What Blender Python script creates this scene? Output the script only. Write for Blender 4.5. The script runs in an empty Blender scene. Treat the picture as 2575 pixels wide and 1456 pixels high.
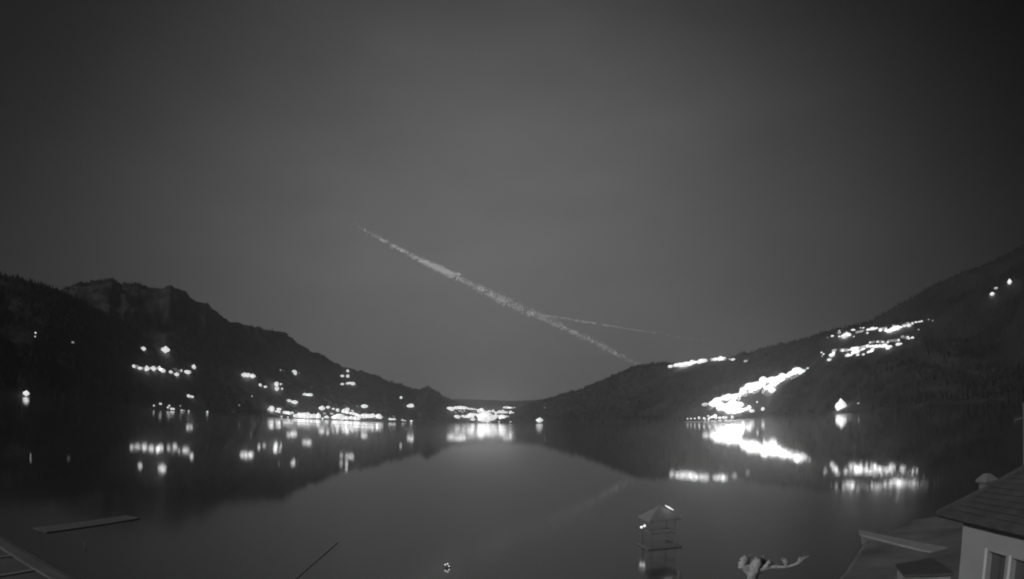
import bpy, bmesh, math, random
from mathutils import Vector, Matrix, noise
from mathutils.bvhtree import BVHTree
random.seed(7)
scn = bpy.context.scene
COL = scn.collection
R = math.radians

# ------------------------------------------------------------------ camera
# frame units: 2575 x 1456 ; equisolid wide lens (the webcam's barrel distortion), pitched up
FPX, CX, CY, PITCH, CAMZ = 1600.0, 1287.5, 728.0, 0.208, 12.0
cd = bpy.data.cameras.new('webcam')
cam = bpy.data.objects.new('webcam', cd)
COL.objects.link(cam)
cam.location = (0, 0, CAMZ)
cam.rotation_euler = (math.pi / 2 + PITCH, 0, 0)
cd.type = 'PANO'
cd.panorama_type = 'FISHEYE_EQUISOLID'
cd.sensor_fit = 'HORIZONTAL'
cd.sensor_width = 36.0
cd.fisheye_lens = 36.0 * FPX / 2575.0
cd.fisheye_fov = R(180)
cd.clip_start = 0.1
cd.clip_end = 120000
scn.camera = cam

# ------------------------------------------------------------------ sky, added key light, exposure
KEY_EL, KEY_AZ = R(28), R(240)        # compass-like, measured from +Y towards +X: behind the camera, a little left
w = bpy.data.worlds.new('World'); scn.world = w; w.use_nodes = True
nt = w.node_tree; nt.nodes.clear()
def N(t, **k):
    n = nt.nodes.new(t)
    for a, b in k.items(): setattr(n, a, b)
    return n
def M(op, a, b=None, c=None):
    n = N('ShaderNodeMath', operation=op)
    for i, v in enumerate((a, b, c)):
        if v is None: continue
        if isinstance(v, (int, float)): n.inputs[i].default_value = v
        else: nt.links.new(v, n.inputs[i])
    return n.outputs[0]
out = N('ShaderNodeOutputWorld'); bg = N('ShaderNodeBackground')
tc = N('ShaderNodeTexCoord'); sp = N('ShaderNodeSeparateXYZ'); nt.links.new(tc.outputs['Generated'], sp.inputs[0])
az = M('ARCTAN2', sp.outputs[0], sp.outputs[1])
el = M('ARCSINE', sp.outputs[2])
def lobe(a0, e0, sa, se, amp):
    u = M('DIVIDE', M('SUBTRACT', az, a0), sa); v = M('DIVIDE', M('SUBTRACT', el, e0), se)
    q = M('ADD', M('MULTIPLY', u, u), M('MULTIPLY', v, v))
    return M('MULTIPLY', M('POWER', 2.718281828, M('MULTIPLY', q, -0.5)), amp)
SKY_GLOW, SKY_BASE = 0.130, 0.0010
g1 = lobe(R(-2.5), R(14.5), R(23), R(20), SKY_GLOW)      # the towns' light dome over the valley
sky = N('ShaderNodeTexSky', sky_type='NISHITA'); sky.sun_disc = False
sky.sun_elevation = KEY_EL; sky.sun_rotation = KEY_AZ
bw = N('ShaderNodeRGBToBW'); nt.links.new(sky.outputs[0], bw.inputs[0])
cn = N('ShaderNodeTexNoise'); cn.inputs['Scale'].default_value = 2.6; cn.inputs['Detail'].default_value = 4; cn.inputs['Roughness'].default_value = .55
cm = N('ShaderNodeMapping'); cm.inputs['Scale'].default_value = (1, 1, 2.6); cm.inputs['Rotation'].default_value = (0, .25, 0)
nt.links.new(tc.outputs['Generated'], cm.inputs[0]); nt.links.new(cm.outputs[0], cn.inputs['Vector'])
g1 = M('MULTIPLY', g1, M('MULTIPLY_ADD', cn.outputs['Fac'], .55, .725))
tot = M('ADD', g1, M('MULTIPLY', bw.outputs[0], SKY_BASE))
nt.links.new(tot, bg.inputs['Color']); bg.inputs['Strength'].default_value = 1.0
nt.links.new(bg.outputs[0], out.inputs[0])

KEY = 2.2  # added sun lamp in place of the camera's infrared light
md = bpy.data.lights.new('moon', 'SUN'); md.energy = KEY; md.angle = R(0.5); md.color = (1, 1, 1)
mo = bpy.data.objects.new('moon', md); COL.objects.link(mo)
mdir = Vector((math.sin(KEY_AZ) * math.cos(KEY_EL), math.cos(KEY_AZ) * math.cos(KEY_EL), math.sin(KEY_EL)))
mo.rotation_euler = mdir.to_track_quat('Z', 'Y').to_euler()

vs = scn.view_settings
vs.view_transform = 'Standard'; vs.look = 'None'; vs.exposure = 0.0; vs.gamma = 1.0; vs.use_curve_mapping = False
cy = scn.cycles
cy.use_denoising = True; cy.denoiser = 'OPENIMAGEDENOISE'
cy.max_bounces = 6; cy.diffuse_bounces = 2; cy.glossy_bounces = 3; cy.volume_bounces = 1
cy.transparent_max_bounces = 8
cy.sample_clamp_indirect = 8.0; cy.sample_clamp_direct = 0.74
cy.use_adaptive_sampling = False
cy.filter_width = 2.0
try: scn.render.threads_mode = 'AUTO'
except Exception: pass

# ------------------------------------------------------------------ helpers
def ray(px, py):
    dx, dy = (px - CX) / FPX, -(py - CY) / FPX
    r = math.hypot(dx, dy)
    th = 2 * math.asin(min(1, r / 2)); s = math.sin(th)
    if r < 1e-9: c = Vector((0, 0, 1))
    else: c = Vector((s * dx / r, s * dy / r, math.cos(th)))       # right, up, forward
    cp, sn = math.cos(PITCH), math.sin(PITCH)
    return Vector((c.x, c.z * cp - c.y * sn, c.z * sn + c.y * cp))
CAM = Vector((0, 0, CAMZ))
def at_z(px, py, z):
    d = ray(px, py); t = (z - CAMZ) / d.z
    return CAM + d * t
def at_d(px, py, dist):
    d = ray(px, py); h = math.hypot(d.x, d.y)
    return CAM + d * (dist / h)
def azel(px, py):
    d = ray(px, py)
    return math.atan2(d.x, d.y), math.atan2(d.z, math.hypot(d.x, d.y))
def interp(x, pts):
    if x <= pts[0][0]: return pts[0][1]
    for (a, b), (c, d) in zip(pts, pts[1:]):
        if x <= c: return b + (d - b) * (x - a) / (c - a)
    return pts[-1][1]
def props(o, label=None, cat=None, group=None, kind=None):
    if label: o['label'] = label
    if cat: o['category'] = cat
    if group: o['group'] = group
    if kind: o['kind'] = kind
    return o
def mesh_obj(name, verts, faces, mat, parent=None, smooth=False):
    me = bpy.data.meshes.new(name)
    me.from_pydata([tuple(v) for v in verts], [], faces)
    me.update()
    if smooth: me.polygons.foreach_set('use_smooth', [True] * len(me.polygons))
    for m in (mat if isinstance(mat, (list, tuple)) else [mat]): me.materials.append(m)
    o = bpy.data.objects.new(name, me); COL.objects.link(o)
    if parent: o.parent = parent
    return o
def empty(name, loc):
    o = bpy.data.objects.new(name, None); COL.objects.link(o); o.location = loc
    return o
class MB:
    def __init__(s): s.v = []; s.f = []
    def poly(s, pts):
        b = len(s.v); s.v += [Vector(p) for p in pts]; s.f.append(tuple(range(b, b + len(pts))))
    def prism(s, bot, top):
        n = len(bot); b = len(s.v); s.v += [Vector(p) for p in bot] + [Vector(p) for p in top]
        s.f.append(tuple(b + i for i in reversed(range(n)))); s.f.append(tuple(b + n + i for i in range(n)))
        for i in range(n):
            j = (i + 1) % n; s.f.append((b + i, b + j, b + n + j, b + n + i))
    def box(s, o, ux, uy, uz):                       # origin corner + three edge vectors
        o = Vector(o); ux = Vector(ux); uy = Vector(uy); uz = Vector(uz)
        bt = [o, o + ux, o + ux + uy, o + uy]
        s.prism(bt, [p + uz for p in bt])
    def tube(s, pts, rad, n=8, jag=0.0):
        pts = [Vector(p) for p in pts]; b = len(s.v)
        for i, p in enumerate(pts):
            t = (pts[min(i + 1, len(pts) - 1)] - pts[max(i - 1, 0)]).normalized()
            a = t.cross(Vector((0.31, 0.2, 0.93)) if abs(t.z) < .9 else Vector((1, 0, 0))).normalized(); c = t.cross(a)
            r = rad[i] if isinstance(rad, (list, tuple)) else rad
            for k in range(n):
                th = 2 * math.pi * k / n
                q0 = p + (a * math.cos(th) + c * math.sin(th)) * r; rr = r * (1 + jag * .55 * (noise.noise(q0 * 4.0) + .45 * noise.noise(q0 * 10)))
                s.v.append(p + (a * math.cos(th) + c * math.sin(th)) * rr)
        for i in range(len(pts) - 1):
            for k in range(n):
                k2 = (k + 1) % n
                s.f.append((b + i * n + k, b + i * n + k2, b + (i + 1) * n + k2, b + (i + 1) * n + k))
        s.f.append(tuple(b + k for k in reversed(range(n)))); e = b + (len(pts) - 1) * n
        s.f.append(tuple(e + k for k in range(n)))
    def obj(s, name, mat, parent=None, smooth=False, org=None):
        if org is not None: s.v = [v - Vector(org) for v in s.v]
        return mesh_obj(name, s.v, s.f, mat, parent, smooth)

def material(name, col, rough=0.8, var=0.25, scale=3.0, bump=0.0, bscale=20.0, coord='Object', spec=0.3, metal=0.0, stretch=None):
    m = bpy.data.materials.new(name); m.use_nodes = True; t = m.node_tree; b = t.nodes['Principled BSDF']
    b.inputs['Roughness'].default_value = rough; b.inputs['Specular IOR Level'].default_value = spec; b.inputs['Metallic'].default_value = metal
    c = t.nodes.new('ShaderNodeTexCoord'); mp = t.nodes.new('ShaderNodeMapping'); t.links.new(c.outputs[coord], mp.inputs[0])
    if stretch: mp.inputs['Scale'].default_value = stretch
    n = t.nodes.new('ShaderNodeTexNoise'); n.inputs['Scale'].default_value = scale; n.inputs['Detail'].default_value = 6
    t.links.new(mp.outputs[0], n.inputs['Vector'])
    r = t.nodes.new('ShaderNodeMapRange'); r.inputs['From Min'].default_value = .3; r.inputs['From Max'].default_value = .7
    r.inputs['To Min'].default_value = col * (1 - var); r.inputs['To Max'].default_value = col * (1 + var)
    t.links.new(n.outputs['Fac'], r.inputs['Value']); t.links.new(r.outputs[0], b.inputs['Base Color'])
    if bump:
        n2 = t.nodes.new('ShaderNodeTexNoise'); n2.inputs['Scale'].default_value = bscale; n2.inputs['Detail'].default_value = 4
        t.links.new(mp.outputs[0], n2.inputs['Vector'])
        bp = t.nodes.new('ShaderNodeBump'); bp.inputs['Strength'].default_value = bump; t.links.new(n2.outputs['Fac'], bp.inputs['Height'])
        t.links.new(bp.outputs[0], b.inputs['Normal'])
    return m
def emitter(name, strength, k=1.0):
    m = bpy.data.materials.new(name); m.use_nodes = True; t = m.node_tree; b = t.nodes['Principled BSDF']
    b.inputs['Base Color'].default_value = (.8, .8, .8, 1)
    b.inputs['Emission Color'].default_value = (1, 1, 1, 1); b.inputs['Emission Strength'].default_value = strength
    return m
M_forest = material('forest', 0.020, 0.95, 0.35, 0.006, 0.5, 0.03, spec=0.05)
M_rock = material('forest and cliffs', 0.028, 0.95, 0.7, 0.02, 1.0, 0.02, spec=0.05)
M_wall = material('plaster', 0.20, 0.9, 0.06, 0.6, 0.15, 30)
M_reveal = material('white frame paint', 0.42, 0.6, 0.05, 2)
M_roof = material('roof tiles', 0.04, 0.85, 0.25, 1.2, 0.4, 9)
M_dark = material('dark timber', 0.04, 0.8, 0.3, 2.0, 0.2, 12)
M_pane = material('window glass', 0.06, 0.12, 0.1, 1, spec=0.6)
M_pale = material('pale concrete', 0.17, 0.9, 0.15, 1.5, 0.2, 15)
M_grey = material('grey metal', 0.11, 0.6, 0.2, 1.5, 0.05, 10)
M_felt = material('roof felt', 0.045, 0.95, 0.25, 0.8, 0.3, 14)
M_bark = material('pale bark', 0.25, 0.95, 0.35, 5, .6, 14)
M_deck = material('deck boards', 0.06, 0.85, 0.25, 1.5, 0.2, 12)
M_ground = material('shore grass and gravel', 0.08, 0.95, 0.4, 0.25, 0.5, 3)
M_hut = material('hut boards', 0.10, 0.8, 0.2, 2.0, 0.2, 12)
M_shingle = material('hut roof sheet', 0.14, 0.8, 0.2, 2.0, 0.2, 12)
M_boom = material('boom rubber', 0.12, 0.7, 0.2, 2)
M_edge = material('dull metal flashing', 0.065, 0.7, 0.2, 1.5, 0.05, 10)
M_slope = material('mixed wood and meadow', 0.026, 0.95, 0.6, 0.012, 0.6, 0.03, spec=0.05)
M_ice = material('ice crystals', 0.92, 1.0, 0.03, 0.01, spec=0)
M_house = material('house plaster', 0.55, 0.9, 0.2, 0.05)
M_hroof = material('house roof', 0.08, 0.9, 0.2, 0.1)
LAMPS = [emitter('lamp glass faint', 0.22), emitter('lamp glass dim', 0.7), emitter('lamp glass', 3.5), emitter('lamp glass bright', 13.0), emitter('floodlight glass', 32.0)]
M_lit = emitter('lit window', 1.2)

# ------------------------------------------------------------------ water
mw = bpy.data.materials.new('lake water'); mw.use_nodes = True; t = mw.node_tree; b = t.nodes['Principled BSDF']
b.inputs['Base Color'].default_value = (.022, .022, .022, 1); b.inputs['IOR'].default_value = 2.15
c = t.nodes.new('ShaderNodeTexCoord'); mp = t.nodes.new('ShaderNodeMapping'); mp.inputs['Scale'].default_value = (.0012, .006, 1)
t.links.new(c.outputs['Object'], mp.inputs[0])
n = t.nodes.new('ShaderNodeTexNoise'); n.inputs['Scale'].default_value = 1; n.inputs['Detail'].default_value = 3; t.links.new(mp.outputs[0], n.inputs['Vector'])
r = t.nodes.new('ShaderNodeMapRange'); r.inputs['From Min'].default_value = .35; r.inputs['From Max'].default_value = .65
r.inputs['To Min'].default_value = .7; r.inputs['To Max'].default_value = 1.35
t.links.new(n.outputs['Fac'], r.inputs['Value'])
ln = t.nodes.new('ShaderNodeVectorMath'); ln.operation = 'LENGTH'; t.links.new(c.outputs['Object'], ln.inputs[0])
r2_ = t.nodes.new('ShaderNodeMapRange'); r2_.interpolation_type = 'SMOOTHSTEP'       # sheltered water by the beach, rippled water offshore
r2_.inputs['From Min'].default_value = 170; r2_.inputs['From Max'].default_value = 900
r2_.inputs['To Min'].default_value = .014; r2_.inputs['To Max'].default_value = .06
t.links.new(ln.outputs['Value'], r2_.inputs['Value'])
r3_ = t.nodes.new('ShaderNodeMapRange'); r3_.interpolation_type = 'SMOOTHSTEP'       # choppy water right at the beach
r3_.inputs['From Min'].default_value = 48; r3_.inputs['From Max'].default_value = 122
r3_.inputs['To Min'].default_value = .13; r3_.inputs['To Max'].default_value = 0.0
t.links.new(ln.outputs['Value'], r3_.inputs['Value'])
mx = t.nodes.new('ShaderNodeMath'); mx.operation = 'ADD'; t.links.new(r2_.outputs[0], mx.inputs[0]); t.links.new(r3_.outputs[0], mx.inputs[1])
mu = t.nodes.new('ShaderNodeMath'); mu.operation = 'MULTIPLY'; t.links.new(mx.outputs[0], mu.inputs[0]); t.links.new(r.outputs[0], mu.inputs[1])
t.links.new(mu.outputs[0], b.inputs['Roughness'])
n2 = t.nodes.new('ShaderNodeTexNoise'); n2.inputs['Scale'].default_value = .9; n2.inputs['Detail'].default_value = 3
t.links.new(c.outputs['Object'], n2.inputs['Vector'])
bp = t.nodes.new('ShaderNodeBump'); bp.inputs['Strength'].default_value = .05; bp.inputs['Distance'].default_value = .1
t.links.new(n2.outputs['Fac'], bp.inputs['Height']); t.links.new(bp.outputs[0], b.inputs['Normal'])
wx, wy0, wy1 = 11500, -1400, 13000
water = mesh_obj('lake', [(-wx, wy0, 0), (wx, wy0, 0), (wx, wy1, 0), (-wx, wy1, 0)], [(0, 1, 2, 3)], mw)
props(water, kind='structure')

# ------------------------------------------------------------------ terrain
def sm(x): x = max(0, min(1, x)); return x * x * (3 - 2 * x)
BV = []; TV = []; TF = []
def terrain(name, ridge, shore, rdist, mat, rough=1.0, power=1.25, seed=0.0, trees=0, bare=0):
    rp = sorted(azel(x, y) for x, y in ridge)
    sp_ = sorted((azel(x, 1000)[0], d) for x, d in shore)
    dp = sorted((azel(x, 1000)[0], d) for x, d in rdist)
    a0, a1 = rp[0][0], rp[-1][0]
    na = max(8, int((a1 - a0) / R(0.12))); nf, nb = 64, 10
    verts = []
    for i in range(na + 1):
        a = a0 + (a1 - a0) * i / na
        e = interp(a, rp); ds = interp(a, sp_); dr = interp(a, dp)
        dr *= 1 + 0.05 * noise.noise(Vector((a * 9, seed, 0)))
        ds *= 1 + 0.03 * noise.noise(Vector((a * 25, seed, 4)))
        jag = rough * (0.0010 * noise.fractal(Vector((a * 60, seed, 1)), 1.0, 2.0, 6) + 0.0004 * noise.fractal(Vector((a * 260, seed, 7)), .8, 2.0, 4)) * dr
        hr = max(2.0, CAMZ + dr * math.tan(e) - (7 if trees else 0))
        for j in range(nf + nb + 1):
            if j <= nf:
                tt = (j / nf); tt = tt ** 1.25
                d = ds + (dr - ds) * tt
                z = hr * tt ** power
                P = Vector((math.sin(a) * d, math.cos(a) * d, 0))
                k = sm(tt * 4) * sm((1 - tt) * 5)
                z += k * hr * 0.20 * noise.fractal(P * 0.0011 + Vector((seed, 0, 0)), 0.9, 2.0, 6)
                z += sm(tt * 6) * 6 * noise.fractal(P * 0.012, 0.8, 2.0, 4) * (1 - sm((tt - .93) * 14))
                lim = CAMZ + (hr - CAMZ) * d / dr * 0.985 if j < nf else z
                if j > 0 and j < nf: z = max(1.2 * tt * 10, min(z, max(lim, 1.0)))
                z += jag * sm((tt - .86) * 7.2)
                if j == 0: z = -2.5
            else:
                q = (j - nf) / nb
                d = dr * (1 + .35 * q); z = hr * (1 - q * q * 1.0) - 2.5 * q + jag * (1 - q)
            verts.append((math.sin(a) * d, math.cos(a) * d, z))
    m = nf + nb + 1
    faces = [(i * m + j, (i + 1) * m + j, (i + 1) * m + j + 1, i * m + j + 1) for i in range(na) for j in range(m - 1)]
    o = mesh_obj(name, verts, [f[::-1] for f in faces], mat, smooth=True)
    props(o, kind='structure')
    if trees:
        rn = random.Random(seed)
        for _ in range(trees):
            i = rn.randrange(na); j = min(nf - 1, int(nf * rn.random() ** .6))
            if rn.random() < .22: j = nf - rn.choice((1, 1, 2, 3))
            f1, f2 = rn.random(), rn.random()
            a_ = Vector(verts[i * m + j]).lerp(Vector(verts[(i + 1) * m + j]), f1); b_ = Vector(verts[i * m + j + 1]).lerp(Vector(verts[(i + 1) * m + j + 1]), f1)
            p = a_.lerp(b_, f2)
            if p.z < 1.5: continue
            if bare and p.z > bare and noise.noise(p * .004) > -.15: continue
            h_ = rn.uniform(8, 19); r_ = h_ * rn.uniform(.22, .34); k = len(TV)
            for q in range(5):
                an = q * 1.2566 + rn.random(); TV.append((p.x + r_ * math.cos(an), p.y + r_ * math.sin(an), p.z - 1 + rn.uniform(-1, 1)))
            TV.append((p.x + rn.uniform(-1, 1), p.y, p.z + h_))
            for q in range(5): TF.append((k + q, k + (q + 1) % 5, k + 5))
    BV.append(BVHTree.FromPolygons([Vector(v) for v in verts], faces))
    return o
SHORE_L = [(-500, 900), (0, 1350), (200, 1650), (400, 2100), (560, 2500), (690, 3000), (900, 3400), (1050, 3700), (1180, 4300)]
terrain('far_ridge', [(700, 975), (900, 985), (1130, 1002), (1200, 1004), (1290, 1007), (1350, 1004), (1450, 990), (1560, 965), (1700, 950)],
        [(0, 4500), (2575, 4500)], [(0, 9000), (2575, 9000)], M_forest, 0.5, 1.5, 3.1, 1500)
terrain('left_mountain', [(-350, 760), (100, 748), (140, 738), (165, 722), (190, 712), (215, 705), (250, 702), (285, 699), (305, 711), (350, 713), (385, 722),
         (405, 724), (430, 716), (450, 720), (470, 735), (500, 758), (520, 762), (540, 775), (560, 790), (575, 805), (600, 808), (612, 812), (640, 824),
         (690, 827), (715, 835), (740, 850), (780, 880), (820, 893), (850, 915), (875, 927), (890, 925), (910, 928), (950, 945), (1000, 962), (1050, 976),
         (1075, 971), (1100, 985), (1130, 1000), (1160, 1015), (1200, 1050)],
        SHORE_L, [(-300, 3300), (300, 3600), (700, 4300), (1200, 5200)], M_rock, 4.2, 1.3, 11.7, 7000, 330)
terrain('left_hill', [(-500, 640), (-200, 662), (0, 687), (60, 699), (120, 716), (165, 733), (250, 775), (330, 815), (420, 870), (520, 935), (600, 990), (660, 1045)],
        [(x, d * .985) for x, d in SHORE_L], [(-500, 1900), (0, 2300), (300, 2600), (660, 3000)], M_forest, 0.9, 1.2, 5.2, 4000)
SHORE_R = [(1230, 4400), (1290, 4000), (1500, 3500), (1650, 3000), (1720, 2600), (1800, 2450), (1900, 2350), (2000, 2000), (2115, 1500), (2300, 1200), (2575, 900), (3000, 600)]
terrain('right_mountain', [(2020, 1010), (2100, 870), (2185, 808), (2230, 780), (2265, 760), (2300, 741), (2350, 712), (2400, 690), (2440, 676), (2480, 660), (2530, 638), (2575, 612), (2700, 560), (2800, 545), (3050, 560)],
        [(2020, 2300), (2300, 1600), (2575, 1100), (3000, 700)], [(2020, 3600), (2300, 3500), (2575, 3100), (3000, 2600)], M_forest, 0.8, 1.15, 8.4, 4000)
terrain('right_hill', [(1235, 1060), (1290, 1031), (1310, 1025), (1350, 1010), (1400, 995), (1440, 982), (1470, 975), (1500, 960), (1560, 935), (1600, 918), (1640, 911),
         (1700, 910), (1780, 902), (1830, 897), (1870, 884), (1900, 880), (1940, 868), (1990, 858), (2050, 840), (2100, 826), (2190, 806), (2300, 796), (2400, 800), (2500, 830), (2650, 900), (2850, 970)],
        SHORE_R, [(1235, 5200), (1500, 4600), (1700, 3900), (1900, 3500), (2200, 3000), (2850, 1900)], M_slope, 2.0, 1.2, 21.3, 9000)

# foreground land: in front of the camera a shoreline just under the frame, rising to the right
sh = [(-900, -60), (-200, -30), (-90, 8), (-45, 22), (-20, 30), (0, 36), (9, 37)] + [at_z(x, y, 0)[:2] for x, y in
      ((2010, 1490), (2090, 1430), (2150, 1350), (2260, 1312), (2400, 1285), (2560, 1262))] + [(160, 78), (500, 90), (900, 60)]
vv, ff = [], []
for i, (x, y) in enumerate(sh):
    y += 1.5 * noise.noise(Vector((x * .1, 0, 0)))
    vv += [(x, y, -1.2), (x, y - 3, .45), (x, y - 12, .8), (x, -1300, 3)]
for i in range(len(sh) - 1):
    for j in range(3): ff.append((4 * i + j, 4 * i + j + 1, 4 * i + j + 5, 4 * i + j + 4))
land = mesh_obj('shore_ground', vv, ff, M_ground); props(land, kind='structure')

# ------------------------------------------------------------------ lamps
def hit(px, py):
    d = ray(px, py)
    best = None
    for bv in BV:
        loc, nr, i, dist = bv.ray_cast(CAM, d, 40000)
        if loc is not None and (best is None or dist < best[1]): best = (loc, dist)
    if best is not None and best[0].z < 0.5: best = None
    return best
def lamp_mesh(mat, name, var=0):
    bm = bmesh.new()
    bmesh.ops.create_icosphere(bm, subdivisions=2, radius=1.0)
    for v in bm.verts:                                   # globe, flat or diamond blob, shaped after the light's bloom
        p = v.co
        if var == 1: p.z *= .68; p.x *= 1.3; p.y *= 1.3
        elif var == 2:
            k = 1.25 / (abs(p.x) + abs(p.y) + abs(p.z)); p.x *= k; p.y *= k; p.z *= k
        elif var == 3:
            k = 1.3 / (abs(p.x) + abs(p.y) + abs(p.z)); p.x *= k * 1.25; p.y *= k * 1.25; p.z *= k * .75
    for f in bm.faces: f.material_index = 0; f.smooth = True
    r = bmesh.ops.create_cone(bm, cap_ends=True, segments=6, radius1=.14, radius2=.09, depth=2.4, matrix=Matrix.Translation((0, 0, -2.1)))
    for v in r['verts']:
        for f in v.link_faces: f.material_index = 1
    me = bpy.data.meshes.new(name); bm.to_mesh(me); bm.free()
    me.materials.append(mat); me.materials.append(M_grey)
    return me
LMV = [[lamp_mesh(m, 'street_lamp', v_) for v_ in range(4)] for m in LAMPS]
LM = [q[0] for q in LMV]
lrnd = random.Random(11)
ORD = ['', 'first', 'second', 'third', 'fourth', 'fifth', 'sixth', 'seventh', 'eighth', 'ninth', 'tenth', 'eleventh', 'twelfth', 'thirteenth', 'fourteenth',
       'fifteenth', 'sixteenth', 'seventeenth', 'eighteenth', 'nineteenth', 'twentieth']
def ordinal(n):
    if n <= 20: return ORD[n]
    t_ = {2: 'twenty', 3: 'thirty', 4: 'forty', 5: 'fifty', 6: 'sixty'}[n // 10]
    return t_ + '-' + ORD[n % 10] if n % 10 else {2: 'twentieth', 3: 'thirtieth', 4: 'fortieth', 5: 'fiftieth', 6: 'sixtieth'}[n // 10]
REG = {'a': (0, 680, 3.64), 'c': (600, 880, 3.831), 'd': (1080, 980, 6.0675), 'e': (1640, 900, 3.831), 'f': (2080, 780, 2.8),
       'g': (640, 1060, 9.904), 'h': (860, 1060, 9.904), 'i': (2100, 830, 6.776), 'j': (380, 1040, 12.133), 'k': (2480, 600, 7.279)}
S = 2575 / 2688
BLOOM_SIZE = 1.06; BOOST = {'d': 1.35, 'g': 1.2, 'h': 1.2, 'e': 0.92, 'i': 0.9}  # globes enlarged to imitate the bloom round each lamp
def px_of(reg, zx, zy):
    x0, y0, s = REG[reg]
    return (x0 + zx / s) * S, (y0 + zy / s) * S, S / s
BRIGHT = ['faint', 'dim', 'clear', 'bright', 'dazzling']
def lamps(reg, items, place, group=None, lone=None):
    rec = []
    for it in items:
        x, y, s = px_of(reg, it[0], it[1]); rec.append((x, y, it[2] * s, it[3] if len(it) > 3 else 3))
    rec.sort(key=lambda q: q[0])
    for n_, (x, y, dia, tier) in enumerate(rec):
        if tier == 3 and (('dazzling' in place and reg == 'e') or reg == 'f'): tier = 4
        h = None; yy = y
        for _ in range(30):
            h = hit(x, yy)
            if h: break
            yy += (1.0 if y < 1000 else -1.0)
        if not h: print('LAMP MISS', x, y); continue
        dist = h[1]
        if reg == 'e' and dia > 8: dia *= lrnd.uniform(.75, 1.15); x += lrnd.uniform(-2, 2)
        rad = max(0.5 * dia * BLOOM_SIZE * BOOST.get(reg, 1), 1.1) * dist / FPX
        p = CAM + ray(x, yy if abs(yy - y) > 1.5 else y) * (dist - rad * 1.5)
        p.z = max(p.z, rad * 1.05 + .5)
        o = bpy.data.objects.new('street_lamp', LMV[tier][2 if reg == 'f' and dia > 20 else lrnd.choice((0, 1, 1) if reg == 'e' else (0, 1, 1, 2, 3, 3))]); COL.objects.link(o)
        o.location = p; o.scale = (rad, rad, rad); o.rotation_euler = (0, 0, -math.atan2(p.x, p.y) + lrnd.uniform(-.3, .3))
        size = 'large' if dia > 9 else 'small' if dia < 4 else 'mid-sized'
        if lone: lab = lone[n_]
        else: lab = '%s %s lamp, %s from the left %s' % (size, BRIGHT[tier], ordinal(n_ + 1), place)
        props(o, lab, 'street lamp', group)
lamps('a', [(338, 708, 22, 1), (336, 741, 14, 1)], '', 'lone lamps on the left slope',
      lone=['lower, smaller lamp of the tiny stacked pair far left on the dark slope', 'upper lamp of the tiny stacked pair far left on the dark slope'])
lamps('a', [(695, 797, 26, 0)], '', lone=['very faint lamp alone below the left mountain saddle'])
lamps('a', [(1368, 858, 45), (1580, 866, 68)], '', 'lone lamps on the left slope',
      lone=['smaller left lamp of two alone above the left hillside row', 'larger right lamp of two alone above the left hillside row'])
lamps('a', [(1278, 1026, 34, 2), (1338, 1043, 38, 2), (1397, 1045, 56), (1462, 1048, 52), (1522, 1044, 40), (1552, 1066, 44), (1629, 1080, 36, 2), (1688, 1101, 40),
            (1730, 1066, 24, 2), (1790, 1080, 50), (1850, 1033, 44)], 'in the hillside row on the far left slope', 'lamps of the left hillside row')
lamps('a', [(250, 1297, 52)], '', lone=['bright lone lamp on the shore near the left picture edge'])
lamps('a', [(1800, 1309, 36), (1833, 1315, 30)], '', 'lamps low on the left slope', lone=['left lamp of a close pair just above the small left shore hamlet', 'right lamp of a close pair just above the small left shore hamlet'])
lamps('a', [(2335, 1105, 46), (2370, 1108, 46), (2412, 1118, 48), (2485, 1205, 30, 2), (2535, 1220, 26, 2)], 'in the short bright string left of the village', 'lamps of the short string uphill')
lamps('a', [(2407, 1311, 12, 1), (2285, 1397, 12, 1)], '', 'tiny lamps left of the village', lone=['tiny lower lamp alone on dark slope left of the village', 'tiny upper lamp alone on dark slope left of the village'])
lamps('j', [(288, 305, 60, 2), (497, 243, 80, 2), (780, 303, 60, 1), (730, 362, 64, 2), (840, 405, 70), (905, 405, 80), (1133, 310, 50, 0), (1175, 470, 60, 1), (1250, 490, 50, 0),
            (1400, 618, 50, 1), (1990, 545, 70, 1)], 'in the small left shore hamlet', 'lamps of the small left hamlet')
lamps('c', [(522, 352, 16, 1), (556, 357, 10, 0), (660, 377, 54), (710, 380, 14, 0)], 'in the highest string above the village', 'lamps high above the village')
lamps('c', [(1198, 360, 30, 2), (1143, 410, 32, 2), (1198, 411, 32, 2), (1143, 492, 30, 2), (1195, 484, 26, 2), (1222, 480, 30, 2), (1250, 486, 38)],
      'in the square cluster under the left ridge', 'lamps of the cluster under the ridge')
lamps('c', [(482, 489, 42), (525, 491, 20, 2), (486, 534, 44), (538, 538, 20, 2)], 'in the two-storey knot above the village', 'lamps of the knot above the village')
lamps('c', [(768, 597, 38), (818, 599, 42), (608, 658, 34), (665, 672, 48)], 'in the two pairs above the village', 'paired lamps above the village')
lamps('c', [(1735, 627, 26, 2)], '', lone=['small lone lamp high above the right end of the village'])
lamps('g', [(720, 130, 120), (680, 150, 80), (910, 140, 80, 2), (850, 195, 50, 2), (920, 212, 60, 2), (1080, 225, 90), (1160, 220, 50, 2), (1175, 260, 60, 2), (1250, 240, 70, 2),
            (980, 370, 40, 1), (1150, 360, 30, 1)], 'in the string falling to the village shore', 'lamps of the string falling to the shore')
lamps('g', [(1350, 350, 90), (1430, 340, 110), (1510, 345, 120), (1590, 355, 120), (1670, 360, 120), (1750, 360, 110), (1820, 345, 110), (1930, 350, 120), (2045, 410, 40, 2),
            (2150, 350, 80), (2350, 370, 100), (2480, 370, 150)], 'along the western waterfront of the village', 'lamps of the village waterfront west')
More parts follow.
